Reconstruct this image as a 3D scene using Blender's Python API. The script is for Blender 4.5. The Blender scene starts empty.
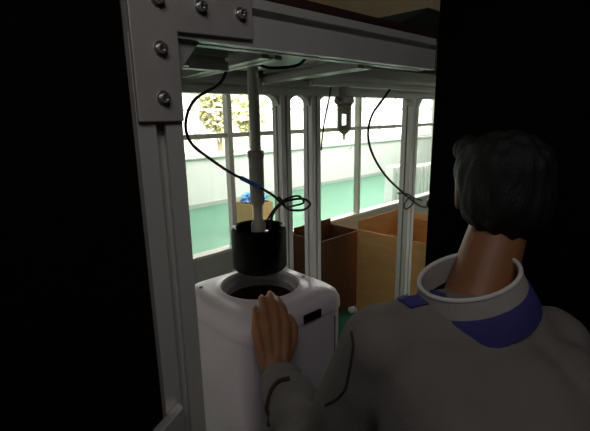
import bpy, bmesh, math, random
from mathutils import Vector, Matrix, noise
from mathutils.bvhtree import BVHTree
random.seed(7)
SC = bpy.context.scene
COL = SC.collection
PI = math.pi

# ------------------------------------------------------------------ camera
p = math.radians(13.4); r = math.radians(1.0)
FW = Vector((0, math.cos(p), -math.sin(p)))
R0 = Vector((1, 0, 0)); U0 = Vector((0, math.sin(p), math.cos(p)))
RT = R0 * math.cos(r) - U0 * math.sin(r)
UP = U0 * math.cos(r) + R0 * math.sin(r)
cd = bpy.data.cameras.new('camera'); cam = bpy.data.objects.new('camera', cd); COL.objects.link(cam)
cd.sensor_fit = 'HORIZONTAL'; cd.sensor_width = 36; cd.lens = 36 * 420 / 590
cd.clip_start = 0.02; cd.clip_end = 200
M = Matrix((RT, UP, -FW)).transposed().to_4x4(); M.translation = Vector((0, 0, 1.5))
cam.matrix_world = M
SC.camera = cam

# ------------------------------------------------------------------ the frame of the building: u along the rig, v into the room
AZ = math.radians(46.2)
UX = Vector((math.sin(AZ), math.cos(AZ), 0)); VX = Vector((-math.cos(AZ), math.sin(AZ), 0))
ROT = math.atan2(UX.y, UX.x)
P0 = Vector((-0.236, 0.70, 0))
def G(a, b, z=0): return P0 + UX * a + VX * b + Vector((0, 0, z))

# ------------------------------------------------------------------ sky, lights, exposure
W = bpy.data.worlds.new('world'); SC.world = W; W.use_nodes = True
nt = W.node_tree; nt.nodes.clear()
wo = nt.nodes.new('ShaderNodeOutputWorld'); bg = nt.nodes.new('ShaderNodeBackground')
bg.inputs[0].default_value = (1.0, 0.97, 0.90, 1); bg.inputs[1].default_value = 4.5
nt.links.new(bg.outputs[0], wo.inputs[0])
def area(name, a, b, z, sx, sy, power, color, aim=None):
    ld = bpy.data.lights.new(name, 'AREA'); ld.shape = 'RECTANGLE'; ld.size = sx; ld.size_y = sy
    ld.energy = power; ld.color = color
    o = bpy.data.objects.new(name, ld); COL.objects.link(o)
    o.location = G(a, b, z); o.rotation_euler = (0, 0, ROT)
    if aim: o.rotation_euler = (G(*aim) - G(a, b, z)).to_track_quat('-Z', 'Y').to_euler()
    return o
area('far_room_fill', 6.4, 3.4, 2.95, 8.0, 2.4, 500, (1.0, 0.91, 0.91))  # added fill without a fixture, brightens the far wall and floor
area('near_room_fill', -0.55, -1.0, 2.6, 0.8, 0.8, 6.5, (1.0, 0.94, 0.92), (0.2, 0.1, 1.55))  # added fill above the camera, brightens the rig and machine front
sl = bpy.data.lights.new('sun', 'SUN'); sl.energy = 14; sl.angle = 0.02; sl.color = (1.0, 0.93, 0.78)
so = bpy.data.objects.new('sun', sl); COL.objects.link(so); so.rotation_euler = (math.radians(48), 0, ROT + math.radians(-15))
SC.view_settings.view_transform = 'Standard'; SC.view_settings.look = 'None'
SC.view_settings.exposure = 0.0; SC.view_settings.gamma = 1.0
SC.view_settings.use_curve_mapping = False
SC.cycles.max_bounces = 10; SC.cycles.transparent_max_bounces = 16
SC.cycles.use_denoising = True
SC.cycles.sample_clamp_indirect = 4

# ------------------------------------------------------------------ materials
MATS = {}
def mat(name, col, rough=0.5, metal=0.0, var=0.0, scale=8.0, bump=0.0, bscale=60.0, stretch=(1, 1, 1), spec=0.5, col2=None, emis=None, sss=0):
    if name in MATS: return MATS[name]
    m = bpy.data.materials.new(name); m.use_nodes = True; MATS[name] = m
    t = m.node_tree; b = t.nodes['Principled BSDF']
    b.inputs['Base Color'].default_value = (*col, 1); b.inputs['Roughness'].default_value = rough
    b.inputs['Metallic'].default_value = metal; b.inputs['Specular IOR Level'].default_value = spec
    tc = t.nodes.new('ShaderNodeTexCoord'); mp = t.nodes.new('ShaderNodeMapping')
    mp.inputs['Scale'].default_value = stretch
    t.links.new(tc.outputs['Object'], mp.inputs[0])
    if var > 0 or col2:
        n = t.nodes.new('ShaderNodeTexNoise'); n.inputs['Scale'].default_value = scale; n.inputs['Detail'].default_value = 5
        t.links.new(mp.outputs[0], n.inputs['Vector'])
        rp = t.nodes.new('ShaderNodeValToRGB')
        c2 = col2 or tuple(c * (1 - var) for c in col)
        rp.color_ramp.elements[0].position = 0.35; rp.color_ramp.elements[1].position = 0.65
        rp.color_ramp.elements[0].color = (*c2, 1); rp.color_ramp.elements[1].color = (*col, 1)
        t.links.new(n.outputs['Fac'], rp.inputs[0]); t.links.new(rp.outputs[0], b.inputs['Base Color'])
    if bump > 0:
        n2 = t.nodes.new('ShaderNodeTexNoise'); n2.inputs['Scale'].default_value = bscale; n2.inputs['Detail'].default_value = 4
        t.links.new(mp.outputs[0], n2.inputs['Vector'])
        bp = t.nodes.new('ShaderNodeBump'); bp.inputs['Strength'].default_value = bump; bp.inputs['Distance'].default_value = 0.01
        t.links.new(n2.outputs['Fac'], bp.inputs['Height']); t.links.new(bp.outputs[0], b.inputs['Normal'])
    if sss: b.inputs['Subsurface Weight'].default_value = sss; b.inputs['Subsurface Scale'].default_value = 0.02
    return m
ALU = mat('anodised_aluminium', (0.72, 0.71, 0.69), 0.38, 0.28, 0.10, 5, 0.03, 220, (1, 1, 0.15))
PLATE = mat('milled_aluminium_plate', (0.62, 0.60, 0.585), 0.38, 0.35, 0.12, 12, 0.04, 150)
SLOT = mat('slot_shadow_strip', (0.03, 0.03, 0.03), 0.7)
STEEL = mat('bright_steel', (0.62, 0.61, 0.60), 0.28, 0.9, 0.1, 30)
DSTEEL = mat('dark_steel', (0.10, 0.095, 0.09), 0.4, 0.6)
BLACKR = mat('black_rubber', (0.002, 0.0022, 0.0025), 0.28, 0.0, 0.2, 20, 0.01, 90, spec=0.12)
CABLE = mat('black_cable_sheath', (0.008, 0.009, 0.012), 0.5)
BLUE = mat('blue_plastic', (0.03, 0.16, 0.55), 0.4)
WHITEP = mat('white_enamel', (0.70, 0.62, 0.69), 0.25, 0.0, 0.04, 6, spec=0.5)
WHITET = mat('white_plastic_cover', (0.75, 0.66, 0.73), 0.28, 0.0, 0.03, 6)
DRUM = mat('brown_tub_inside', (0.10, 0.035, 0.028), 0.35, 0.3, 0.3, 10)
DARKG = mat('dark_glass_panel', (0.010, 0.010, 0.014), 0.15)
GREYW = mat('grey_panel', (0.46, 0.44, 0.44), 0.6, 0.0, 0.06, 3, 0.03, 60)
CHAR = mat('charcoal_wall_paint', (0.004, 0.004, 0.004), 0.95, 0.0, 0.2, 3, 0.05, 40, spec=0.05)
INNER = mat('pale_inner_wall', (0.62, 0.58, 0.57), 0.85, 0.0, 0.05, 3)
OLIVE = mat('beige_upper_wall', (0.36, 0.24, 0.16), 0.85, 0.0, 0.1, 2, 0.05, 40)
WWALL = mat('white_wall_paint', (0.76, 0.78, 0.74), 0.8, 0.0, 0.04, 1.5, 0.03, 50)
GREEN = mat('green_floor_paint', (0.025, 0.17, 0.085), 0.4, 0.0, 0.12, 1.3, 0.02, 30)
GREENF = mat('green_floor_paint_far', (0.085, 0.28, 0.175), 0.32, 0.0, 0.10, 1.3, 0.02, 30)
CEIL = mat('ceiling_paint', (0.30, 0.29, 0.26), 0.9, 0.0, 0.1, 2)
MULL = mat('mullion_aluminium', (0.74, 0.72, 0.68), 0.5, 0.3, 0.05, 9)
WFRAME = mat('white_window_frame', (0.82, 0.82, 0.78), 0.5)
CARD = mat('brown_cardboard', (0.66, 0.36, 0.14), 0.85, 0.0, 0.12, 4, 0.06, 120, (1, 1, 5))
CARDD = mat('dark_cardboard', (0.13, 0.052, 0.020), 0.85, 0.0, 0.15, 4, 0.06, 120, (1, 1, 5))
CARDL = mat('pale_cardboard', (0.62, 0.35, 0.17), 0.85, 0.0, 0.1, 4)
REDW = mat('red_brown_board', (0.045, 0.013, 0.010), 0.7, 0.0, 0.3, 6, 0.05, 80, (0.3, 3, 3))
BAGM = mat('black_case_cloth', (0.008, 0.008, 0.008), 0.9)
JACK = mat('grey_work_jacket_cloth', (0.215, 0.198, 0.187), 0.9, 0.0, 0.10, 7, 0.25, 320)
JTRIM = mat('dark_seam', (0.045, 0.028, 0.024), 0.9)
JBLUE = mat('blue_collar_cloth', (0.045, 0.045, 0.22), 0.8, 0.0, 0.1, 20, 0.2, 300)
WTRIM = mat('white_collar_edge', (0.72, 0.70, 0.66), 0.7)
TROU = mat('dark_trouser_cloth', (0.03, 0.032, 0.045), 0.9, 0.0, 0.2, 8, 0.2, 250)
SHOE = mat('black_shoe_leather', (0.02, 0.02, 0.02), 0.5)
SKIN = mat('skin', (0.34, 0.14, 0.062), 0.5, 0.0, 0.12, 18, 0.08, 120, sss=0.08)
HAIR = mat('black_hair', (0.006, 0.005, 0.005), 0.6, 0.0, 0.3, 40, 0.4, 90, (6, 6, 0.7))
LIPS = mat('lips', (0.35, 0.12, 0.09), 0.5)
EYEW = mat('eye_white', (0.7, 0.7, 0.68), 0.3)
BOWL = mat('cream_polycarbonate_bowl', (0.60, 0.57, 0.47), 0.35, 0.0, 0.08, 20, sss=0.6)
BOWLW = mat('sight_slit_white', (0.85, 0.85, 0.80), 0.3)
RADI = mat('white_radiator_enamel', (0.80, 0.80, 0.78), 0.4)
PAPER = mat('white_paper', (0.8, 0.8, 0.78), 0.8)
NAIL = mat('finger_nail', (0.55, 0.32, 0.22), 0.35)
BAGB = mat('blue_polythene', (0.10, 0.36, 0.80), 0.35, 0.0, 0.2, 12, 0.3, 25)
LEAF = mat('leaf_green_gold', (0.80, 0.77, 0.50), 0.7, 0.0, 0.3, 3)
BARK = mat('bark', (0.22, 0.17, 0.12), 0.9)
GRASS = mat('outdoor_ground', (0.40, 0.40, 0.33), 0.9, 0.0, 0.2, 1)
def glass(name, gloss):
    m = bpy.data.materials.new(name); m.use_nodes = True; t = m.node_tree; t.nodes.clear()
    o = t.nodes.new('ShaderNodeOutputMaterial'); mx = t.nodes.new('ShaderNodeMixShader')
    tr = t.nodes.new('ShaderNodeBsdfTransparent'); gl = t.nodes.new('ShaderNodeBsdfGlossy')
    tr.inputs[0].default_value = (0.96, 0.98, 0.97, 1); gl.inputs['Roughness'].default_value = 0.03
    mx.inputs[0].default_value = gloss
    t.links.new(tr.outputs[0], mx.inputs[1]); t.links.new(gl.outputs[0], mx.inputs[2]); t.links.new(mx.outputs[0], o.inputs[0])
    return m
GLASS = glass('clear_pane', 0.05)

# ------------------------------------------------------------------ helpers
def empty(name, label, cat, loc, rotz=0.0, group=None):
    o = bpy.data.objects.new(name, None); COL.objects.link(o)
    o.location = loc; o.rotation_euler = (0, 0, rotz); o.empty_display_size = 0.05
    o['label'] = label; o['category'] = cat
    if group: o['group'] = group
    o['_b'] = 0
    del o['_b']
    return o
def obj(name, bm, m, parent=None, base=(0, 0, 0), smooth=False, bevel=0.0, rig=False, segs=2):
    """links bm (built about the origin of its frame) as one mesh object; base is subtracted from its vertices"""
    if base != (0, 0, 0): bmesh.ops.translate(bm, verts=bm.verts, vec=-Vector(base))
    bmesh.ops.recalc_face_normals(bm, faces=bm.faces)
    me = bpy.data.meshes.new(name); bm.to_mesh(me); bm.free()
    for mm in (m if isinstance(m, (list, tuple)) else [m]): me.materials.append(mm)
    if smooth:
        for f in me.polygons: f.use_smooth = True
        me.set_sharp_from_angle(angle=math.radians(40))
    o = bpy.data.objects.new(name, me); COL.objects.link(o)
    if bevel:
        bv = o.modifiers.new('bevel', 'BEVEL'); bv.width = bevel; bv.segments = segs; bv.limit_method = 'ANGLE'; bv.angle_limit = math.radians(40)
    if parent is not None: o.parent = parent
    elif rig:
        o.location = G(*base); o.rotation_euler = (0, 0, ROT)
    else: o.location = base
    return o
def tag(o, label, cat, group=None):
    o['label'] = label; o['category'] = cat
    if group: o['group'] = group
    return o
def struct(o): o['kind'] = 'structure'; return o
def box(bm, a0, a1, b0, b1, z0, z1, mi=0):
    g = bmesh.ops.create_cube(bm, size=1.0)
    bmesh.ops.scale(bm, vec=(abs(a1 - a0), abs(b1 - b0), abs(z1 - z0)), verts=g['verts'])
    bmesh.ops.translate(bm, vec=((a0 + a1) / 2, (b0 + b1) / 2, (z0 + z1) / 2), verts=g['verts'])
    if mi:
        for f in {f for vv in g['verts'] for f in vv.link_faces}: f.material_index = mi
    return g['verts']
def bx(*a): bm = bmesh.new(); box(bm, *a); return bm
def tube(bm, pts, rad, n=10, cap=True, close=False):
    pts = [Vector(q) for q in pts]; rads = rad if isinstance(rad, (list, tuple)) else [rad] * len(pts)
    rings = []; prev = None
    for i, q in enumerate(pts):
        if close: t = pts[(i + 1) % len(pts)] - pts[i - 1]
        else: t = (pts[min(i + 1, len(pts) - 1)] - pts[max(i - 1, 0)])
        t.normalize()
        if prev is None:
            n1 = t.orthogonal().normalized()
        else:
            n1 = (prev - t * prev.dot(t)).normalized()
        prev = n1; n2 = t.cross(n1)
        rings.append([bm.verts.new(q + (n1 * math.cos(k * 2 * PI / n) + n2 * math.sin(k * 2 * PI / n)) * rads[i]) for k in range(n)])
    m = len(rings)
    for i in range(m if close else m - 1):
        A, B_ = rings[i], rings[(i + 1) % m]
        for k in range(n): bm.faces.new((A[k], A[(k + 1) % n], B_[(k + 1) % n], B_[k]))
    if cap and not close:
        bm.faces.new(rings[0][::-1]); bm.faces.new(rings[-1])
def spline(pts, sub=8):
    pts = [Vector(q) for q in pts]; out = []
    for i in range(len(pts) - 1):
        a, b, c, d = pts[max(i - 1, 0)], pts[i], pts[i + 1], pts[min(i + 2, len(pts) - 1)]
        for k in range(sub):
            t = k / sub
            out.append(0.5 * ((2 * b) + (c - a) * t + (2 * a - 5 * b + 4 * c - d) * t * t + (-a + 3 * b - 3 * c + d) * t ** 3))
    out.append(pts[-1]); return out
def lathe(bm, prof, c, n=40, axis='z'):
    rings = []
    for (rr, h) in prof:
        ring = []
        for k in range(n):
            x, y = rr * math.cos(2 * PI * k / n), rr * math.sin(2 * PI * k / n)
            q = (x, y, h) if axis == 'z' else (x, h, y)
            ring.append(bm.verts.new(Vector(q) + Vector(c)))
        rings.append(ring)
    for i in range(len(rings) - 1):
        for k in range(n): bm.faces.new((rings[i][k], rings[i][(k + 1) % n], rings[i + 1][(k + 1) % n], rings[i + 1][k]))
    bm.faces.new(rings[0][::-1]); bm.faces.new(rings[-1])
def section(w, h, nx=1, ny=1, so=0.009, si=0.018, lip=0.004, dep=0.013, ypos=None):
    """outline of a T-slotted profile, w by h about its centre; nx slots on the two faces of width w, ny on those of height h"""
    out = []
    def side(p0, d, nrm, L, n):
        # start corner p0, direction d, inward normal nrm
        out.append(p0)
        for k in range(n):
            c = L * (k + 0.5) / n
            if ypos is not None and d[0] == 0: c = L * (ypos if d[1] > 0 else 1 - ypos)
            for s, q in ((c - so / 2, 0), (c - so / 2, lip), (c - si / 2, lip), (c - si / 2 + 0.003, dep), (c + si / 2 - 0.003, dep), (c + si / 2, lip), (c + so / 2, lip), (c + so / 2, 0)):
                out.append((p0[0] + d[0] * s + nrm[0] * q, p0[1] + d[1] * s + nrm[1] * q))
    side((-w / 2, -h / 2), (1, 0), (0, 1), w, nx)
    side((w / 2, -h / 2), (0, 1), (-1, 0), h, ny)
    side((w / 2, h / 2), (-1, 0), (0, -1), w, nx)
    side((-w / 2, h / 2), (0, -1), (1, 0), h, ny)
    return out
def extrude(bm, sec, f0, f1):
    A = [bm.verts.new(f0(s, t)) for s, t in sec]; B_ = [bm.verts.new(f1(s, t)) for s, t in sec]
    n = len(sec)
    for k in range(n): bm.faces.new((A[k], A[(k + 1) % n], B_[(k + 1) % n], B_[k]))
    bm.faces.new(A[::-1]); bm.faces.new(B_)
def post_bm(a, b, w, z0, z1, so=0.009, dep=0.013):
    bm = bmesh.new(); extrude(bm, section(w, w, 1, 1, so=so, si=so * 2, dep=dep), lambda s, t: (a + s, b + t, z0), lambda s, t: (a + s, b + t, z1)); return bm
def beam_a(a0, a1, b, z, w, h, nx=1, ny=1, **k):
    bm = bmesh.new(); extrude(bm, section(w, h, nx, ny, **k), lambda s, t: (a0, b + s, z + t), lambda s, t: (a1, b + s, z + t)); return bm
def beam_b(a, b0, b1, z, w, h, a_end=None):
    ae = a if a_end is None else a_end
    bm = bmesh.new(); extrude(bm, section(w, h, 1, 1), lambda s, t: (a + s, b0, z + t), lambda s, t: (ae + s, b1, z + t)); return bm

# ================================================================== THE SETTING
def S(name, bm, m, **k): return struct(obj(name, bm, m, rig=True, **k))
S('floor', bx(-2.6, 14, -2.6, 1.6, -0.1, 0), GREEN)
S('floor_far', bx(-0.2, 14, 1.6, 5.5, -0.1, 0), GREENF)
S('ceiling', bx(-2.6, 14, -2.6, 1.6, 2.7, 2.8), CEIL)
S('ceiling_far', bx(-0.2, 14, 1.6, 5.7, 3.0, 3.1), WWALL)
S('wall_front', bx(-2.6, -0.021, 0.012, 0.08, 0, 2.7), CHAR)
S('wall_left', bx(-0.2, -0.06, 0.08, 5.6, 0, 3.05), INNER)
S('wall_left_corner', bx(-0.06, -0.02, 0.08, 0.09, 0, 2.7), INNER)
S('wall_rear', bx(-2.6, 0.97, -2.7, -2.6, 0, 2.7), INNER)
S('wall_side', bx(-2.7, -2.6, -2.7, 0.08, 0, 2.7), INNER)
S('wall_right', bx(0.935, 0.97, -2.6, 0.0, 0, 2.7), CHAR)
S('wall_end', bx(13.9, 14, 0.0, 5.6, 0, 3.05), WWALL)
S('wall_front_far', bx(0.97, 14, -0.05, 0.0, 0, 2.7), INNER)
# glazed partition between the two rooms
S('wall_back', bx(-0.06, 13.9, 1.60, 1.65, 0, 0.615), GREYW)
S('wall_back_upper', bx(-0.06, 13.9, 1.60, 1.65, 1.95, 3.0), OLIVE)
S('trim_1', bx(-0.06, 13.9, 1.585, 1.665, 0.615, 0.635), MULL, bevel=0.003)
S('trim_2', bx(-0.06, 13.9, 1.61, 1.645, 1.368, 1.398), MULL, bevel=0.003)
S('trim_3', bx(-0.06, 13.9, 1.59, 1.66, 1.92, 1.95), MULL, bevel=0.003)
ms = [-0.03, 1.30, 1.80, 2.66, 4.02, 5.38, 6.74, 8.1, 9.5, 11.4]
for i, a in enumerate(ms):
    S('trim_%d' % (4 + i), bx(a - 0.018, a + 0.018, 1.60, 1.65, 0.635, 1.92), MULL, bevel=0.003)
for i in range(len(ms) - 1):
    for j, (z0, z1) in enumerate(((0.635, 1.368), (1.398, 1.92))):
        S('window_%d' % (20 + 2 * i + j), bx(ms[i] + 0.015, ms[i + 1] - 0.015, 1.622, 1.628, z0, z1), GLASS)
# far wall with its row of windows
WB = 5.5
WZ0, WZ1 = 0.86, 2.05
S('wall_far', bx(-0.06, 13.9, WB, WB + 0.18, 0, WZ0), WWALL)
S('wall_far_upper', bx(-0.06, 13.9, WB, WB + 0.18, WZ1, 3.0), WWALL)
S('baseboard_far', bx(-0.06, 13.9, WB - 0.012, WB, 0, 0.07), mat('grey_skirting', (0.42, 0.47, 0.43), 0.6))
S('trim_sill', bx(2.3, 12.5, WB - 0.05, WB + 0.02, WZ0 - 0.03, WZ0), WFRAME, bevel=0.004)
def rect_ring(bm, a0, a1, z0, z1, b0, b1, w):
    box(bm, a0, a1, b0, b1, z0, z0 + w); box(bm, a0, a1, b0, b1, z1 - w, z1)
    box(bm, a0, a0 + w, b0, b1, z0 + w, z1 - w); box(bm, a1 - w, a1, b0, b1, z0 + w, z1 - w)
wa = [2.35, 3.45, 4.75, 6.05, 7.35, 8.65, 9.95, 11.25, 12.4]
S('wall_far_left', bx(-0.06, wa[0], WB, WB + 0.18, WZ0, WZ1), WWALL)
S('wall_far_right', bx(wa[-1], 13.9, WB, WB + 0.18, WZ0, WZ1), WWALL)
for i in range(len(wa) - 1):
    a0, a1 = wa[i], wa[i + 1]
    e = empty('window_%d' % (i + 1), 'white framed window in the far wall', 'window', G(a0, WB, WZ0), ROT); e['kind'] = 'structure'
    del e['category']; del e['label']
    bs = (a0, WB, WZ0)
    bm = bmesh.new(); rect_ring(bm, a0, a1, WZ0, WZ1, WB + 0.05, WB + 0.11, 0.055)
    am = (a0 + a1) / 2; box(bm, am - 0.025, am + 0.025, WB + 0.05, WB + 0.11, WZ0 + .055, WZ1 - .055)
    box(bm, a0 + .05, a1 - .05, WB + 0.06, WB + 0.10, 1.60, 1.64)
    obj('window_frame', bm, WFRAME, e, bs, bevel=0.004)
    obj('pane', bx(a0 + .05, a1 - .05, WB + .078, WB + .082, WZ0 + .05, WZ1 - .05), GLASS, e, bs)
S('ground_outside', bx(-10, 40, 5.68, 45, -0.6, -0.5), GRASS)

# outside trees, in front of the left windows
def tree(a, b, h, rad, label, n=900):
    e = empty('tree', label, 'tree', G(a, b, -0.5), ROT, 'trees outside the windows')
    bs = (a, b, -0.5)
    bm = bmesh.new()
    tube(bm, spline([(a, b, -0.5), (a + .05, b, h * .3), (a - .04, b + .03, h * .6), (a, b, h * .85)]), [0.10 - 0.07 * i / 24 for i in range(25)], 8)
    for k in range(7):
        an = k * 0.9; z = h * (.35 + .07 * k)
        tube(bm, [(a, b, z), (a + math.cos(an) * rad * .7, b + math.sin(an) * rad * .7, z + .5)], [.03, .01], 6)
    obj('trunk', bm, BARK, e, bs, smooth=True)
    bm = bmesh.new()
    for k in range(n):
        d = Vector((random.gauss(0, 1), random.gauss(0, 1), random.gauss(0, 1))).normalized()
        q = Vector((a, b, h * .62)) + Vector((d.x * rad, d.y * rad, d.z * h * .36)) * (random.random() ** .45) * (.75 + .35 * noise.noise(d * 2.3))
        s = .09 + random.random() * .08; t = Vector((random.uniform(-1, 1), random.uniform(-1, 1), random.uniform(-1, 1))).normalized(); w = t.orthogonal().normalized()
        t *= s; w *= s * .6
        vs = [bm.verts.new(q - t), bm.verts.new(q - t * .1 + w), bm.verts.new(q + t), bm.verts.new(q - t * .1 - w)]
        bm.faces.new(vs)
    obj('foliage', bm, LEAF, e, bs)
tree(6.55, 9.6, 2.9, 0.75, 'pale green leafy tree seen through the leftmost far window')
tree(8.15, 10.2, 2.7, 0.8, 'golden green tree behind the steel rod, seen through the far window')

# ================================================================== THE RIG
RB = G(0, 0, 0)
rig = empty('test_rig', 'aluminium extrusion test rig frame with bolted corner plate above the washing machine', 'test rig', RB, ROT)
TOPB, TOPT = 1.628, 1.715
PW = 0.062
def part(name, bm, m, parent=rig, **k): return obj(name, bm, m, parent, **k)
po = part('post', post_bm(0.0215, 0.0405, 0.081, 0, TOPB + 0.0, so=0.017, dep=0.022), ALU)
for (a, b, w) in ((0.838, 0.60, 0.052), (1.012, 0.60, 0.052), (1.83, 0.62, 0.066)):
    part('post', post_bm(a, b, w, 0, 1.578), ALU)
part('front_beam', beam_a(-0.018, 0.924, 0.03, (TOPB + TOPT) / 2, 0.06, TOPT - TOPB, 1, 1, so=0.014, si=0.024, dep=0.018, ypos=0.72), ALU)
part('rear_beam', beam_a(-0.05, 2.4, 0.605, 1.606, 0.055, 0.056, 1, 1), ALU)
part('rear_beam', beam_a(0.90, 2.4, 0.50, 1.632, 0.04, 0.04, 1, 1), ALU)
part('inner_rail', beam_a(0.065, 0.29, 0.19, 1.628, 0.03, 0.05), ALU)
part('cross_beam', beam_b(0.325, 0.062, 0.575, 1.645, 0.06, 0.05, 0.41), ALU)
part('cross_beam', beam_b(0.66, 0.062, 0.575, 1.645, 0.06, 0.05, 0.76), ALU)
part('back_plate', bx(-0.05, 2.4, 0.60, 0.606, 1.635, 1.714), PLATE)
part('side_beam', beam_b(0.03, 0.062, 0.575, 1.66, 0.05, 0.06), ALU)
part('mounting_plate', bx(0.38, 0.66, 0.18, 0.54, 1.652, 1.664), PLATE, bevel=0.002)
part('mounting_plate', bx(0.07, 0.31, 0.21, 0.56, 1.652, 1.664), PLATE, bevel=0.002)
# corner plate in front of the post head and of the beam, with its bolts
bm = bmesh.new()
pts = [(-0.0185, 1.494), (0.061, 1.494), (0.061, 1.636), (0.2185, 1.640), (0.2185, 1.80), (-0.0185, 1.80)]
A = [bm.verts.new((a, -0.009, z)) for a, z in pts]; B_ = [bm.verts.new((a, -0.0005, z)) for a, z in pts]
n = len(pts)
for k in range(n): bm.faces.new((A[k], A[(k + 1) % n], B_[(k + 1) % n], B_[k]))
bm.faces.new(A[::-1]); bm.faces.new(B_)
cp = part('corner_plate', bm, PLATE, bevel=0.0015)
def bolt(a, z, parent=cp, b=-0.009, s=1.2):
    bm = bmesh.new()
    lathe(bm, [(0.0100 * s, b), (0.0100 * s, b - 0.0015), (0.0062 * s, b - 0.0016)], (a, 0, z), 24, 'y')
    w = obj('washer', bm, STEEL, None)
    bm = bmesh.new()
    h = b - 0.0015
    pr = [(0.0066 * s, h), (0.0066 * s, h - 0.0075 * s), (0.0060 * s, h - 0.0088 * s), (0.0038 * s, h - 0.0088 * s), (0.0035 * s, h - 0.003 * s)]
    lathe(bm, pr, (a, 0, z), 24, 'y')
    bo = obj('bolt', bm, STEEL, parent, smooth=True)
    w.parent = parent; w.name = 'washer'
for a, z in ((0.030, 1.680), (0.107, 1.680), (0.190, 1.680), (0.028, 1.607), (0.026, 1.531)): bolt(a, z)
# triangular gusset inside the corner
def prism(bm, poly, f0, f1):
    A = [bm.verts.new(f0(*q)) for q in poly]; B_ = [bm.verts.new(f1(*q)) for q in poly]; n = len(poly)
    for k in range(n): bm.faces.new((A[k], A[(k + 1) % n], B_[(k + 1) % n], B_[k]))
    bm.faces.new(A[::-1]); bm.faces.new(B_)
bm = bmesh.new(); prism(bm, [(0.063, 1.628), (0.115, 1.628), (0.063, 1.565)], lambda a, z: (a, 0.012, z), lambda a, z: (a, 0.05, z))
gs = part('gusset', bm, PLATE, bevel=0.002)
bm = bmesh.new(); lathe(bm, [(0.008, 0), (0.008, -0.010), (0.004, -0.010), (0.004, -0.004)], (0.092, 0.03, 1.598), 16); part('bolt', bm, STEEL, gs, smooth=True)
# concave corner brackets under the rear beam
def bracket(a, sgn, b0=0.585, b1=0.62, s=0.042, zt=1.578):
    poly = [(a, zt), (a + sgn * s, zt)] + [(a + sgn * (s - s * math.sin(t) * .92), zt - s + s * math.cos(t) * .92) for t in [i * PI / 16 for i in range(1, 8)]] + [(a, zt - s)]
    bm = bmesh.new(); prism(bm, poly, lambda x, z: (x, b0, z), lambda x, z: (x, b1, z)); part('corner_bracket', bm, PLATE)
for a, w in ((0.838, .026), (1.012, .026), (1.83, .033)):
    bracket(a - w, -1); bracket(a + w, 1)
bracket(-0.03, 1)
# pale flat shape added low on the front post
bm = bmesh.new(); prism(bm, [(-0.055, 0.935), (0.006, 0.968), (0.010, 0.86), (-0.055, 0.86)], lambda a, z: (a, -0.022, z), lambda a, z: (a, -0.001, z)); part('pale_plate', bm, PLATE, bevel=0.002)
# board lying on the beams
obj_board = tag(obj('board', bx(-0.0, 0.924, 0.002, 0.66, TOPT + 0.002, TOPT + 0.020), REDW, None, (0.45, 0.3, TOPT), rig=True, bevel=0.002), 'red-brown board lying on top of the aluminium rig frame', 'board')
obj_board2 = tag(obj('board', bx(0.93, 2.4, 0.03, 0.66, TOPT + 0.002, TOPT + 0.020), BAGM, None, (1.6, 0.3, TOPT), rig=True, bevel=0.002), 'black board over the far right bay of the rig', 'board')
bm = bmesh.new()
prism(bm, [(0.90, 1.737), (0.91, 1.765), (1.16, 1.865), (1.22, 1.866), (1.60, 1.80), (1.62, 1.737)], lambda a, z: (a, 0.16, z), lambda a, z: (a, 0.42, z))
tag(obj('case', bm, BAGM, None, (1.25, 0.3, 1.737), rig=True, bevel=0.006), 'black case with a sloping lid lying on top of the rig', 'case')

# ================================================================== PRESS ROD AND HEAD
XA, XB = 0.502, 0.352
pr = empty('pneumatic_press', 'vertical steel press rod with black round head hanging over the washing machine', 'press', G(XA, XB, 0.99), ROT)
bs = (XA, XB, 0.99)
bm = bmesh.new(); lathe(bm, [(0.0165, 1.33), (0.0165, 1.655)], (XA, XB, 0), 28); obj('rod', bm, ALU, pr, bs, smooth=True)
bm = bmesh.new(); lathe(bm, [(0.030, 1.638), (0.030, 1.652)], (XA, XB, 0), 28); obj('flange', bm, STEEL, pr, bs, smooth=True)
COLL = mat('cream_grey_sleeve', (0.36, 0.335, 0.29), 0.5, 0.2, 0.08, 12)
bm = bmesh.new(); lathe(bm, [(0.019, 1.228), (0.0225, 1.238), (0.0235, 1.375), (0.0255, 1.377), (0.0255, 1.394), (0.022, 1.398)], (XA, XB, 0), 32); COLG = mat('pale_collar_cloth', (0.45, 0.42, 0.40), 0.9, 0.0, 0.05, 20, 0.2, 300)
obj('collar', bm, COLL, pr, bs, smooth=True)
bm = bmesh.new(); lathe(bm, [(0.030, 1.085), (0.030, 1.125), (0.024, 1.140), (0.024, 1.165), (0.015, 1.180), (0.015, 1.229)], (XA, XB, 0), 32); obj('coupling', bm, COLL, pr, bs, smooth=True)
bm = bmesh.new()
lathe(bm, [(0.066, 1.015), (0.080, 1.018), (0.088, 1.028), (0.089, 1.143), (0.087, 1.155), (0.080, 1.159), (0.073, 1.155), (0.071, 1.113), (0.028, 1.108)], (XA, XB, 0), 64)
hd = obj('press_head', bm, BLACKR, pr, bs, smooth=True)
for an in (0.6, 2.2, 3.9, 5.4):
    bm = bmesh.new(); x, y = XA + .052 * math.cos(an), XB + .052 * math.sin(an)
    lathe(bm, [(0.008, 1.108), (0.008, 1.124), (0.004, 1.126)], (x, y, 0), 16); obj('cap_screw', bm, STEEL, hd, bs, smooth=True)
for an in (-1.0, -1.95):
    bm = bmesh.new(); x, y = XA + .080 * math.cos(an), XB + .080 * math.sin(an)
    lathe(bm, [(0.006, 1.158), (0.005, 1.163)], (x, y, 0), 14); obj('rivet', bm, STEEL, hd, bs, smooth=True)

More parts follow.
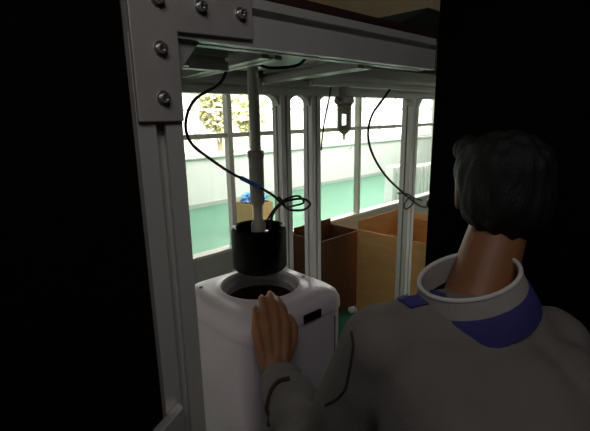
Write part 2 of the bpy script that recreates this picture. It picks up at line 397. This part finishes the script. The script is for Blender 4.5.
# cables
def cable(name, pts, rad, label, m=CABLE, cat='cable', sub=8):
    bm = bmesh.new(); c = pts[0]
    tube(bm, spline(pts, sub), rad, 8)
    return tag(obj(name, bm, m, None, tuple(c), smooth=True, rig=True), label, cat)
main = [(0.40, 0.33, 1.640), (0.377, 0.34, 1.590), (0.300, 0.35, 1.545), (0.268, 0.35, 1.485), (0.277, 0.345, 1.433), (0.32, 0.335, 1.392), (0.384, 0.32, 1.343), (0.436, 0.312, 1.314), (0.477, 0.308, 1.291),
        (0.532, 0.312, 1.258), (0.584, 0.33, 1.222), (0.635, 0.35, 1.19), (0.702, 0.35, 1.177), (0.738, 0.35, 1.191), (0.708, 0.35, 1.215), (0.648, 0.352, 1.221), (0.600, 0.352, 1.213), (0.563, 0.354, 1.180), (0.545, 0.356, 1.12), (0.54, 0.356, 1.094)]
c1 = cable('cable', main, 0.0042, 'black cable looping from the rig top down into the black press head')
sp = spline(main[6:9], 8)
bm = bmesh.new(); tube(bm, [q for q in sp[5:]], 0.0068, 10)
obj('blue_sleeve', bm, BLUE, c1, main[0], smooth=True)['label'] = 'blue connector sleeve'
cable('cable', [(0.545, 0.30, 1.252), (0.585, 0.322, 1.228), (0.61, 0.34, 1.205), (0.66, 0.36, 1.196), (0.715, 0.36, 1.200), (0.69, 0.36, 1.227), (0.63, 0.36, 1.225), (0.58, 0.36, 1.200), (0.545, 0.362, 1.165), (0.522, 0.365, 1.15)], 0.0038,
      'second black lead coiled beside the press rod coupling')
cable('cable', [(1.02, 0.50, 1.610), (1.008, 0.5, 1.558), (0.984, 0.5, 1.488), (0.966, 0.5, 1.401), (0.962, 0.5, 1.36)], 0.0032, 'thin black lead hanging straight down beside the air filter')
cable('hose', [(1.44, 0.5, 1.612), (1.393, 0.5, 1.572), (1.303, 0.5, 1.496), (1.276, 0.5, 1.408), (1.318, 0.5, 1.314), (1.422, 0.5, 1.209), (1.562, 0.5, 1.115), (1.70, 0.5, 1.035), (1.80, 0.5, 0.988), (1.90, 0.5, 0.975)], 0.0055, 'long black hose curving down to the rightmost rig post', cat='hose')
cable('cable', [(1.62, 0.55, 1.085), (1.70, 0.53, 1.068), (1.76, 0.53, 1.02), (1.70, 0.54, 0.985), (1.66, 0.53, 1.02), (1.72, 0.53, 1.05), (1.86, 0.54, 1.01)], 0.004, 'small tangle of black wire around the rightmost rig post')
cable('cable', [(0.50, 0.12, 1.650), (0.50, 0.16, 1.628), (0.46, 0.20, 1.622), (0.42, 0.21, 1.626), (0.40, 0.22, 1.650)], 0.004, 'short black cable tied under the front beam')
bm = bmesh.new(); lathe(bm, [(0.020, -0.05), (0.032, -0.035), (0.034, 0.035), (0.022, 0.05)], (0, 0, 0), 24, 'y')
o = tag(obj('connector', bm, CABLE, None, (0, 0, 0), smooth=True), 'black plug connector at the end of the long hose', 'connector'); o.location = G(1.93, 0.49, 0.985); o.rotation_euler = (0, 0, ROT)

# air filter hanging from the rear beam
FA, FB = 1.105, 0.50
fr = empty('air_filter', 'cream air filter bowl with pointed drain hanging under the rear beam', 'filter', G(FA, FB, 1.40), ROT); bs = (FA, FB, 1.40)
bm = bmesh.new(); box(bm, FA - .034, FA + .034, FB - .025, FB + .025, 1.545, 1.575); box(bm, FA - .018, FA + .018, FB - .018, FB + .018, 1.575, 1.612); obj('head_block', bm, PLATE, fr, bs, bevel=0.004)
for s in (-1, 1):
    bm = bmesh.new(); tube(bm, [(FA + s * .030, FB, 1.556), (FA + s * .050, FB, 1.556), (FA + s * .052, FB, 1.556)], [.014, .014, .010], 16); obj('port', bm, PLATE, fr, bs, smooth=True)
bm = bmesh.new(); lathe(bm, [(0.004, 1.408), (0.006, 1.418), (0.024, 1.432), (0.030, 1.436), (0.030, 1.455), (0.030, 1.502), (0.030, 1.532), (0.032, 1.534), (0.032, 1.545)], (FA, FB, 0), 36)
cut = []
for f in bm.faces:
    c = f.calc_center_median()
    if 1.456 < c.z < 1.501:
        an = math.degrees(math.atan2(c.y - FB, c.x - FA)) % 180
        if abs(an - 39.8) < 16: cut.append(f)
cut += [f for f in bm.faces if len(f.verts) > 8]
bmesh.ops.delete(bm, geom=cut, context='FACES')
bw = obj('bowl', bm, BOWL, fr, bs, smooth=True); sm = bw.modifiers.new('s', 'SOLIDIFY'); sm.thickness = 0.003
bm = bmesh.new(); lathe(bm, [(0.0255, 1.442), (0.0255, 1.528)], (FA, FB, 0), 32)
obj('sight_glass', bm, GLASS, bw, bs, smooth=True)
bm = bmesh.new(); lathe(bm, [(0.002, 1.395), (0.005, 1.398), (0.005, 1.405), (0.0025, 1.409)], (FA, FB, 0), 14); obj('drain_valve', bm, STEEL, fr, bs, smooth=True)

# ================================================================== WASHING MACHINE
CX, CY, HS, MT = 0.508, 0.362, 0.205, 0.952
wm = empty('washing_machine', 'pale lilac-white top loading washing machine with open round tub under the press', 'washing machine', G(CX, CY, 0), ROT + math.radians(-2))
def rsq(half, rad, n=96):
    """points of a rounded square"""
    out = []
    per = n // 4
    for k in range(n):
        th = 2 * PI * (k + .5) / n
        c, s = math.cos(th), math.sin(th)
        # superellipse blend by rounded-rectangle ray march
        q = half / max(abs(c), abs(s)); x, y = q * c, q * s
        ix, iy = half - rad, half - rad
        if abs(x) > ix and abs(y) > iy:
            # intersect the ray with the corner circle
            cx, cy = math.copysign(ix, x), math.copysign(iy, y)
            bb = c * cx + s * cy; cc = cx * cx + cy * cy - rad * rad
            d = bb + math.sqrt(max(bb * bb - cc, 0)); x, y = d * c, d * s
        out.append((x, y))
    return out
def circ(rad, n=96): return [(rad * math.cos(2 * PI * (k + .5) / n), rad * math.sin(2 * PI * (k + .5) / n)) for k in range(n)]
def loft(bm, rings, cap0=False, cap1=False):
    R = [[bm.verts.new((x, y, z if not callable(z) else z(x, y))) for x, y in ps] for ps, z in rings]
    n = len(R[0])
    for i in range(len(R) - 1):
        for k in range(n): bm.faces.new((R[i][k], R[i][(k + 1) % n], R[i + 1][(k + 1) % n], R[i + 1][k]))
    if cap0: bm.faces.new(R[0][::-1])
    if cap1: bm.faces.new(R[-1])
bm = bmesh.new()
loft(bm, [(rsq(HS - .012, .05), 0.03), (rsq(HS - .004, .05), 0.05), (rsq(HS - .004, .055), 0.885), (rsq(HS - .02, .05), 0.885)], cap0=True)
obj('cabinet', bm, WHITEP, wm, smooth=True)
bm = bmesh.new()
def blend(pa, pb, t): return [(x0 * (1 - t) + x1 * t, y0 * (1 - t) + y1 * t) for (x0, y0), (x1, y1) in zip(pa, pb)]
sq = rsq(HS - .045, .075); ci = circ(0.142)
loft(bm, [(rsq(HS - .02, .05), 0.882), (rsq(HS, .06), 0.882), (rsq(HS + .001, .06), 0.890), (rsq(HS, .062), 0.912), (rsq(HS - .006, .066), 0.930), (rsq(HS - .020, .07), MT - .010), (rsq(HS - .036, .07), MT - .003),
          (blend(sq, ci, 0.05), MT - .001), (blend(sq, ci, .55), MT + 0.000), (ci, MT + .002), (circ(.138), MT + .005), (circ(.131), MT + .006), (circ(.128), MT + .001), (circ(.127), MT - .012)])
cov = obj('top_cover', bm, WHITET, wm, smooth=True)
for (x, y) in ((-0.155, 0.12), (0.150, -0.05)):
    bm = bmesh.new(); lathe(bm, [(0.006, MT - .003), (0.006, MT + .002), (0.003, MT + .0025)], (x, y, 0), 14); obj('screw_cap', bm, DSTEEL, cov, smooth=True)
RIM = mat('grey_inner_rim', (0.42, 0.38, 0.40), 0.35)
bm = bmesh.new()
loft(bm, [(circ(.127), MT - .004), (circ(.125), MT - .010), (circ(.121), MT - .020), (circ(.118), MT - .025), (circ(.115), MT - .027), (circ(.115), MT - .05), (circ(.126), MT - .05)])
obj('tub_ring', bm, RIM, wm, smooth=True)
bm = bmesh.new()
loft(bm, [(circ(.116), MT - .029), (circ(.117), MT - .06), (circ(.117), MT - .30), (circ(.09), MT - .33), (circ(.03), MT - .325), (circ(.012), MT - .29)], cap1=True)
obj('drum', bm, DRUM, wm, smooth=True)
# display panel and badge on the front (the face towards the rig front)
bm = bmesh.new(); box(bm, 0.004, 0.078, -HS - .0055, -HS + .002, 0.884, 0.912)
obj('display_panel', bm, DARKG, wm, bevel=0.002)
bm = bmesh.new(); box(bm, 0.146, 0.150, -HS + .002, -HS + .0065, 0.10, 0.86); obj('side_seam', bm, DSTEEL, wm)
for sx in (-1, 1):
    for sy in (-1, 1):
        bm = bmesh.new(); lathe(bm, [(0.022, 0.0), (0.022, 0.02), (0.016, 0.035)], (sx * .15, sy * .15, 0), 16); obj('foot', bm, BLACKR, wm, smooth=True)

# ================================================================== BOXES
def carton(name, a0, a1, b0, b1, z0, h, m, label, group=None, flaps=((0, 0.10, 35), (1, 0.12, 20), (2, .1, 30), (3, .1, 50)), t=0.006, cat='box'):
    e = empty(name, label, cat, G((a0 + a1) / 2, (b0 + b1) / 2, z0), ROT, group)
    bs = ((a0 + a1) / 2, (b0 + b1) / 2, z0)
    bm = bmesh.new(); z1 = z0 + h
    box(bm, a0, a1, b0, b1, z0, z0 + t)
    box(bm, a0, a0 + t, b0, b1, z0 + t, z1); box(bm, a1 - t, a1, b0, b1, z0 + t, z1)
    box(bm, a0 + t, a1 - t, b0, b0 + t, z0 + t, z1); box(bm, a0 + t, a1 - t, b1 - t, b1, z0 + t, z1)
    obj('box_body', bm, m, e, bs)
    for (side, L, ang) in flaps:
        an = math.radians(ang); bm = bmesh.new()
        if side == 0: q0, q1, o_ = (a0, b0 + .01), (a0, b1 - .01), (-1, 0)
        if side == 1: q0, q1, o_ = (a1, b0 + .01), (a1, b1 - .01), (1, 0)
        if side == 2: q0, q1, o_ = (a0 + .01, b0), (a1 - .01, b0), (0, -1)
        if side == 3: q0, q1, o_ = (a0 + .01, b1), (a1 - .01, b1), (0, 1)
        dx, dz = L * math.sin(an), L * math.cos(an)
        vs = []
        for off in (0, 0.004):
            for (q, k) in ((q0, 0), (q1, 0), (q1, 1), (q0, 1)):
                vs.append(bm.verts.new((q[0] + o_[0] * (dx * k - off), q[1] + o_[1] * (dx * k - off), z1 + dz * k)))
        for f in ((0, 1, 2, 3), (7, 6, 5, 4), (0, 4, 5, 1), (1, 5, 6, 2), (2, 6, 7, 3), (3, 7, 4, 0)): bm.faces.new([vs[i] for i in f])
        obj('flap', bm, m, e, bs)
    return e
carton('cardboard_box', 2.14, 2.72, 0.55, 1.21, 0, 0.66, CARD, 'large open brown cardboard box behind the right rig post', flaps=((1, .05, 20), (3, .06, 8)))
carton('cardboard_box', 1.80, 2.24, 1.27, 1.56, 0, 0.62, CARDD, 'smaller dark brown cardboard box left of the large open one', flaps=((3, .05, 5),))
carton('cardboard_box', 3.02, 3.38, 3.62, 3.98, 0, 0.36, CARDL, 'pale brown carton in the far room, topped with blue plastic', flaps=())
# blue plastic bag crumpled on the far carton
bm = bmesh.new(); bmesh.ops.create_icosphere(bm, subdivisions=4, radius=1)
for vv in bm.verts:
    d = vv.co.normalized(); k = 1 + .35 * noise.noise(d * 2.7) + .12 * noise.noise(d * 7)
    vv.co = Vector((d.x * .17 * k, d.y * .15 * k, max(-.04, d.z * .085 * k) + .05))
o = tag(obj('plastic_bag', bm, BAGB, None, (0, 0, 0), smooth=True), 'crumpled blue plastic bag on the pale carton in the far room', 'bag'); o.location = G(3.2, 3.8, 0.357); o.rotation_euler = (0, 0, ROT)
# scrap of paper
bm = bmesh.new(); bmesh.ops.create_icosphere(bm, subdivisions=3, radius=1)
for vv in bm.verts:
    d = vv.co.normalized(); k = 1 + .5 * noise.noise(d * 3.1 + Vector((5, 1, 2)))
    vv.co = Vector((d.x * .035 * k, d.y * .03 * k, d.z * .022 * k + .02))
o = tag(obj('paper_scrap', bm, PAPER, None, (0, 0, 0)), 'small crumpled white paper on the ledge of the dark box', 'paper')
PAPO = o
# radiator-like white ribbed unit in the far room
ra = empty('radiator', 'white ribbed radiator standing in the far room by the right rig post', 'radiator', G(5.42, 3.05, 0), ROT); bs = (5.42, 3.05, 0)
for k in range(15):
    a = 5.45 + k * .125
    bm = bmesh.new(); box(bm, a, a + .095, 3.05, 3.22, 0.06, 0.66 + (0.02 if k < 6 else -.04)); obj('rib', bm, RADI, ra, bs, bevel=0.025, segs=3)
obj('base_rail', bx(5.45, 7.30, 3.08, 3.19, 0.0, 0.07), RADI, ra, bs, bevel=0.005)
bm = bmesh.new(); box(bm, 7.36, 7.48, WB - .012, WB, 0.70, 0.80); so_ = tag(obj('wall_socket', bm, WFRAME, None, (7.42, WB, .75), rig=True, bevel=0.003), 'small square white wall socket on the far wall', 'socket')
bm = bmesh.new(); box(bm, 7.385, 7.455, WB - .016, WB - .010, 0.725, 0.775); obj('socket_face', bm, mat('grey_face', (.45, .46, .45), .5), so_, (7.42, WB, .75), bevel=0.002)

# ================================================================== THE WORKER
def capsule_union(chains, voxel, smooth_it=6, name='tmp', ell=None):
    bm = bmesh.new()
    def hull(q0, r0, q1, r1):
        t = bmesh.new()
        for q, rr in ((q0, r0), (q1, r1)):
            rv = Vector(rr) if isinstance(rr, (tuple, list)) else Vector((rr, rr, rr))
            g = bmesh.ops.create_icosphere(t, subdivisions=3, radius=1.0)
            for vv in g['verts']: vv.co = Vector((vv.co.x * rv.x, vv.co.y * rv.y, vv.co.z * rv.z)) + Vector(q)
        res = bmesh.ops.convex_hull(t, input=t.verts)
        bmesh.ops.delete(t, geom=[g for g in res['geom_interior'] if isinstance(g, bmesh.types.BMVert)], context='VERTS')
        me = bpy.data.meshes.new('h'); t.to_mesh(me); t.free(); bm.from_mesh(me); bpy.data.meshes.remove(me)
    for ch in chains:
        for i in range(len(ch) - 1): hull(ch[i][0], ch[i][1], ch[i + 1][0], ch[i + 1][1])
    me = bpy.data.meshes.new(name); bm.to_mesh(me); bm.free()
    o = bpy.data.objects.new(name, me); COL.objects.link(o)
    rm = o.modifiers.new('r', 'REMESH'); rm.mode = 'VOXEL'; rm.voxel_size = voxel
    sm = o.modifiers.new('s', 'SMOOTH'); sm.iterations = smooth_it; sm.factor = 0.6
    dg = bpy.context.evaluated_depsgraph_get(); ev = o.evaluated_get(dg)
    m2 = bpy.data.meshes.new_from_object(ev)
    bpy.data.objects.remove(o); bpy.data.meshes.remove(me)
    out = bmesh.new(); out.from_mesh(m2); bpy.data.meshes.remove(m2)
    return out
V = Vector
WR = V((-0.058, 0.985, 0.842)); EL = V((0.045, 0.735, 0.775)); SL = V((0.142, 0.640, 1.118)); NB = V((0.312, 0.69, 1.190)); SR = V((0.475, 0.715, 1.075))
HC = V((0.385, 0.775, 1.355)); PEL = V((0.40, 0.42, 0.86)); CH = V((0.335, 0.60, 1.00))
HSC = 1.32
# hand axes: d along the metacarpals, s towards the thumb (right), nrm out of the back of the hand
d = V((-0.10, 0.52, 0.85)).normalized(); s = V((0.95, 0.22, 0.0)); s = (s - d * s.dot(d)).normalized(); nrm = s.cross(d).normalized()
if nrm.y > 0: nrm = -nrm
def hp(x, y, z): return WR + (s * x + d * y + nrm * z) * HSC
chains = []
knucks = []
fing = [(-.032, .084, (.030, .020, .017), .0086, 5), (-.011, .092, (.040, .025, .019), .0096, 1), (.010, .095, (.042, .028, .020), .0098, 0), (.030, .090, (.037, .024, .019), .0094, -4)]
tips = []
for (kx, ky, L, rr, sp_) in fing:
    rr *= HSC
    k0 = hp(kx * .62, 0.012, -.002); k1 = hp(kx, ky, .004)
    chains.append([(k0, .0150), (hp(kx * .85, .05, .001), .0150), (k1, rr * 1.28)])
    an = math.radians(sp_); q = k1; bend = 0
    seg = [(k1, rr * 1.25)]
    for j, (l, b_) in enumerate(zip(L, (16, 32, 26))):
        bend += b_; bb = math.radians(bend)
        dd = (d * math.cos(bb) - nrm * math.sin(bb)) * math.cos(an) + s * math.sin(an)
        q = q + dd * l * HSC; seg.append((q, rr * (1.0 - .08 * j)))
    chains.append(seg); tips.append((seg[-1][0], seg[-2][0], rr))
# thumb leaves the side of the palm near its base
T0, T1, T2, T3 = hp(.016, .018, -.004), hp(.043, .050, -.012), hp(.052, .082, -.020), hp(.046, .106, -.028)
chains.append([(T0, .017), (T1, .0142), (T2, .0118), (T3, .0098)])
chains.append([(hp(0, .02, -.006), (.024, .02, .02)), (hp(0, .07, -.008), (.026, .02, .02))])
fore = [(WR, .0265), (WR + (EL - WR) * .4, .035), (EL, .042)]
chains += [[(WR, .0265), (hp(0, .02, -.002), .022)], fore, [(EL, .042), (SL, .052)], [(SL, .055), (NB + V((.02, .0, -.04)), .06)], [(SR, .055), (NB + V((0, 0, -.04)), .06)]]
# torso, neck, head
chains += [[(CH + V((-.06, 0, .03)), .10), (PEL, .13)], [(CH + V((.06, .02, .03)), .10), (PEL, .13)], [(NB + V((0, 0, -.05)), .06), (HC + V((-.005, -.02, -.06)), .050)]]
chains += [[(HC + V((.004, .0, .02)), (.074, .088, .085)), (HC + V((.008, .022, -.03)), (.062, .07, .07))], [(HC + V((.01, .03, -.05)), (.05, .055, .05)), (HC + V((.014, .052, -.085)), (.028, .028, .022))]]
FD = V((.12, .99, -.05)).normalized(); FS = V((.99, -.12, 0)).normalized(); FU = FS.cross(FD)
def fp(x, y, z): return HC + FS * x + FD * y + FU * z
chains += [[(fp(0, .088, .015), .010), (fp(0, .104, -.018), .012)], [(fp(-.012, .090, -.022), .009), (fp(.012, .090, -.022), .009)]]
for sd in (-1, 1):
    chains.append([(fp(sd * .074, -.004, .015), (.008, .016, .020)), (fp(sd * .074, -.002, -.022), (.007, .010, .014))])
    chains.append([(fp(sd * .030, .075, .028), .013), (fp(sd * .040, .070, .028), .012)])
chains.append([(fp(-.014, .080, -.050), .0075), (fp(.014, .080, -.050), .0075)])
# right arm hangs forward, with a relaxed hand on the thigh side
ER = V((0.62, 0.76, 0.84)); WRR = V((0.60, 0.92, 0.72))
chains += [[(SR, .052), (ER, .040), (WRR, .026), (WRR + V((-.01, .05, -.06)), (.034, .022, .034))]]
rk = WRR + V((-.01, .05, -.07))
for k in range(4):
    b0 = rk + V(((k - 1.5) * .020, .01, 0)); chains.append([(b0, .0100), (b0 + V((0, .025, -.035)), .0092), (b0 + V((0, .02, -.065)), .0085), (b0 + V((0, .0, -.083 + .006 * abs(k - 1.5))), .0078)])
chains.append([(rk + V((-.028, -.01, .03)), .012), (rk + V((-.048, .01, 0)), .0105), (rk + V((-.05, .02, -.028)), .0095)])
# legs
for sd, kx, fx in ((-1, -.10, -.10), (1, .10, .12)):
    hip = PEL + V((sd * .085, .0, -.05)); kn = V((PEL.x + kx, 0.52, 0.47)); ft = V((PEL.x + fx, 0.44, 0.085))
    chains += [[(hip, .085), (kn, .055), (ft, .038)], [(ft, .038), (ft + V((0, .10, -.045)), .030), (ft + V((0, .15, -.055)), .024)]]
pe = empty('person', 'worker in a grey jacket leaning in and reaching one hand to the washing machine', 'person', (PEL.x, 0.44, 0))
PB = (PEL.x, 0.44, 0.0)
body = obj('body', capsule_union(chains, 0.0036, 5), SKIN, pe, PB, smooth=False)
for f in body.data.polygons: f.use_smooth = True
# nails
for (tp, pv, rr) in tips:
    ax = (tp - pv).normalized(); up = (nrm - ax * nrm.dot(ax)); up = (up.normalized() if up.length > .1 else d)
    bm = bmesh.new(); bmesh.ops.create_icosphere(bm, subdivisions=3, radius=1)
    sd_ = ax.cross(up)
    for vv in bm.verts:
        c = vv.co.copy(); vv.co = tp + ax * (c.x * .0062 + .001) + sd_ * c.y * .0055 + up * (c.z * .0018 + rr * .78)
    obj('finger_nail', bm, NAIL, body, PB, smooth=True)
for sd in (-1, 1):
    bm = bmesh.new(); bmesh.ops.create_uvsphere(bm, u_segments=16, v_segments=10, radius=.0115); bmesh.ops.translate(bm, verts=bm.verts, vec=fp(sd * .033, .079, .012)); obj('eye', bm, EYEW, body, PB, smooth=True)
    bm = bmesh.new(); bmesh.ops.create_uvsphere(bm, u_segments=12, v_segments=8, radius=.0055); bmesh.ops.translate(bm, verts=bm.verts, vec=fp(sd * .033, .0875, .012)); obj('pupil', bm, HAIR, body, PB, smooth=True)
# hair
hair = capsule_union([[(fp(0, -.010, .035), (.084, .094, .078)), (fp(0, -.030, -.01), (.080, .075, .075))], [(fp(0, -.04, -.03), (.062, .05, .05)), (fp(0, -.045, -.055), (.05, .035, .035))], [(fp(-.05, .045, .075), .028), (fp(.05, .05, .07), .028)]], 0.006, 3)
for vv in hair.verts:
    vv.co += (vv.co - HC).normalized() * .006 * noise.noise(V((vv.co.x * 60, vv.co.y * 60, vv.co.z * 14)))
obj('hair', hair, HAIR, pe, PB, smooth=False)
# jacket
jch = [[(SL, .072), (EL * .5 + SL * .5, .070), (EL + V((0, 0, .0)), .062)], [(EL, .072), (WR + (EL - WR) * .45, .066), (WR + (EL - WR) * .17, .056)],
       [(SL + V((.02, .01, -.01)), .078), (NB + V((.0, -.015, -.075)), .088)], [(SR + V((-.02, 0, -.01)), .078), (NB + V((.0, -.015, -.075)), .088)],
       [(SL + V((.05, -.01, -.05)), .085), (CH + V((-.08, .0, 0)), .13), (PEL + V((-.06, 0, 0)), .155), (PEL + V((-.05, .0, -.10)), .16)],
       [(SR + V((-.05, -.01, -.05)), .085), (CH + V((.08, .02, 0)), .13), (PEL + V((.06, 0, 0)), .155), (PEL + V((.05, .0, -.10)), .16)],
       [(CH, .14), (PEL, .16)], [(SR, .070), (ER, .058), (WRR + (ER - WRR) * .12, .044)]]
jb = capsule_union(jch, 0.0075, 6)
for vv in jb.verts:
    q = vv.co; fold = noise.noise(V((q.x * 9, q.y * 9, q.z * 5))) * .008 + noise.noise(V((q.x * 22 + 3, q.y * 22, q.z * 12))) * .004
    # gathered folds along the forearm
    t = (q - WR).dot((EL - WR).normalized())
    dist = ((q - WR) - (EL - WR).normalized() * t).length
    if dist < .10 and 0 < t < .30: fold += .005 * math.sin(t * 130 + 9 * noise.noise(q * 7))
    vv.co = q + vv.normal * fold
jb.normal_update()
jbv = BVHTree.FromBMesh(jb)
jacket = obj('jacket', jb, JACK, pe, PB)
for f in jacket.data.polygons: f.use_smooth = True
# cuff and its dark opening edge
cdir = (EL - WR).normalized(); c0 = WR + cdir * .030
bm = bmesh.new(); tube(bm, [c0, c0 + cdir * .004, c0 + cdir * .035, c0 + cdir * .050], [.040, .050, .058, .056], 28); cuff = obj('cuff', bm, JACK, jacket, PB, smooth=True)
def on_jacket(pts, rad, name, m, lift=0.0015):
    """seam line laid on the cloth: each point is dropped on to the jacket from outside"""
    out = []
    for q in spline(pts, 6):
        loc, nn, i, ds = jbv.find_nearest(q)
        out.append(loc + nn * lift)
    bm = bmesh.new(); tube(bm, out, rad, 6); return obj(name, bm, m, jacket, PB, smooth=True)
def cast(px, py):
    ray = (FW * 420 + RT * (px - 295) - UP * (py - 215.5)).normalized()
    loc, nn, i, ds = jbv.ray_cast(V((0, 0, 1.5)), ray)
    return loc if loc is not None else None
SEAM = [(352, 332), (354, 345), (352, 360), (349, 376), (346, 388), (338, 398), (326, 405)]
pts = [q for q in (cast(*s_) for s_ in SEAM) if q is not None]
if len(pts) > 2: on_jacket(pts, 0.0024, 'armhole_seam', JTRIM)
pts = [q for q in (cast(*s_) for s_ in ((290, 379), (280, 381), (273, 388), (269, 398), (268, 412), (270, 425), (272, 440))) if q is not None]
if len(pts) > 2: on_jacket(pts, 0.0055, 'sleeve_trim', JTRIM)
# collar, open and standing away from the neck
CC = NB + V((-.012, -.012, .020)); cx = V((.95, .15, .25)).normalized(); cn = V((-.25, -.12, .96)).normalized(); cx = (cx - cn * cx.dot(cn)).normalized(); cy = cn.cross(cx)
def cring(rad, h, n=48): return [CC + cx * (rad * math.cos(2 * PI * k / n)) + cy * (rad * .86 * math.sin(2 * PI * k / n)) + cn * h for k in range(n)]
bm = bmesh.new(); rr = [[bm.verts.new(q) for q in cring(*a)] for a in ((.094, -.012), (.086, .018), (.080, .018), (.084, -.03), (.090, -.03))]
for i in range(len(rr) - 1):
    for k in range(48): bm.faces.new((rr[i][k], rr[i][(k + 1) % 48], rr[i + 1][(k + 1) % 48], rr[i + 1][k]))
COLG = mat('pale_collar_cloth', (0.45, 0.42, 0.40), 0.9, 0.0, 0.05, 20, 0.2, 300)
obj('collar', bm, COLG, jacket, PB, smooth=True)
up_, lo_ = [(397, 300), (408, 296), (420, 293), (433, 292), (446, 296)], [(411, 309), (418, 307), (428, 305), (440, 307), (452, 312)]
bm = bmesh.new(); grid = []
for (ua, la) in zip(spline([(*q, 0) for q in up_], 5), spline([(*q, 0) for q in lo_], 5)):
    row = []
    for k in range(6):
        q = ua.lerp(la, k / 5); ray = (FW * 420 + RT * (q.x - 295) - UP * (q.y - 215.5)).normalized()
        loc, nn, i_, ds = jbv.ray_cast(V((0, 0, 1.5)), ray)
        row.append((loc + nn * .004) if loc is not None else None)
    grid.append(row)
for i in range(len(grid) - 1):
    for k in range(5):
        qs = [grid[i][k], grid[i + 1][k], grid[i + 1][k + 1], grid[i][k + 1]]
        if all(q is not None for q in qs) and max((qs[0] - q).length for q in qs) < .05: bm.faces.new([bm.verts.new(q) for q in qs])
bmesh.ops.remove_doubles(bm, verts=bm.verts, dist=1e-5)
bm2 = bmesh.new(); rr = [[bm2.verts.new(q) for q in cring(*a)] for a in ((.093, -.012), (.098, -.016), (.108, -.045), (.112, -.06), (.106, -.062), (.090, -.03))]
for i in range(len(rr) - 1):
    for k in range(48): bm2.faces.new((rr[i][k], rr[i][(k + 1) % 48], rr[i + 1][(k + 1) % 48], rr[i + 1][k]))
obj('collar_band', bm2, JBLUE, jacket, PB, smooth=True)['label'] = 'dark blue band round the foot of the collar'
yk = obj('collar_yoke', bm, JBLUE, jacket, PB, smooth=True); yk['label'] = 'dark blue cloth yoke beside the collar'
sm_ = yk.modifiers.new('solid', 'SOLIDIFY'); sm_.thickness = 0.003
bm = bmesh.new(); tube(bm, cring(.084, .020), .0038, 8, close=True); obj('collar_edge', bm, WTRIM, jacket, PB, smooth=True)
# trousers and shoes
tch = []; 
for sd, kx, fx in ((-1, -.10, -.10), (1, .10, .12)):
    hip = PEL + V((sd * .075, .0, -.05)); kn = V((PEL.x + kx, 0.52, 0.47)); ft = V((PEL.x + fx, 0.44, 0.10))
    tch.append([(hip, .115), (kn, .075), (ft, .060)])
tch.append([(PEL + V((-.06, 0, 0)), .125), (PEL + V((.06, 0, 0)), .125)])
tb = capsule_union(tch, 0.010, 6); o = obj('trousers', tb, TROU, pe, PB)
for f in o.data.polygons: f.use_smooth = True
for fx in (-.10, .12):
    x = PEL.x + fx
    o = obj('shoe', capsule_union([[(V((x, .40, .040)), (.042, .042, .040)), (V((x, .50, .038)), (.045, .05, .038)), (V((x, .62, .030)), (.042, .04, .030))], [(V((x, .42, .06)), .045), (V((x, .43, .10)), .045)]], 0.007, 4), SHOE, pe, PB)
    for f in o.data.polygons: f.use_smooth = True
PAPO.location = G(2.09, 1.205, 0.0)
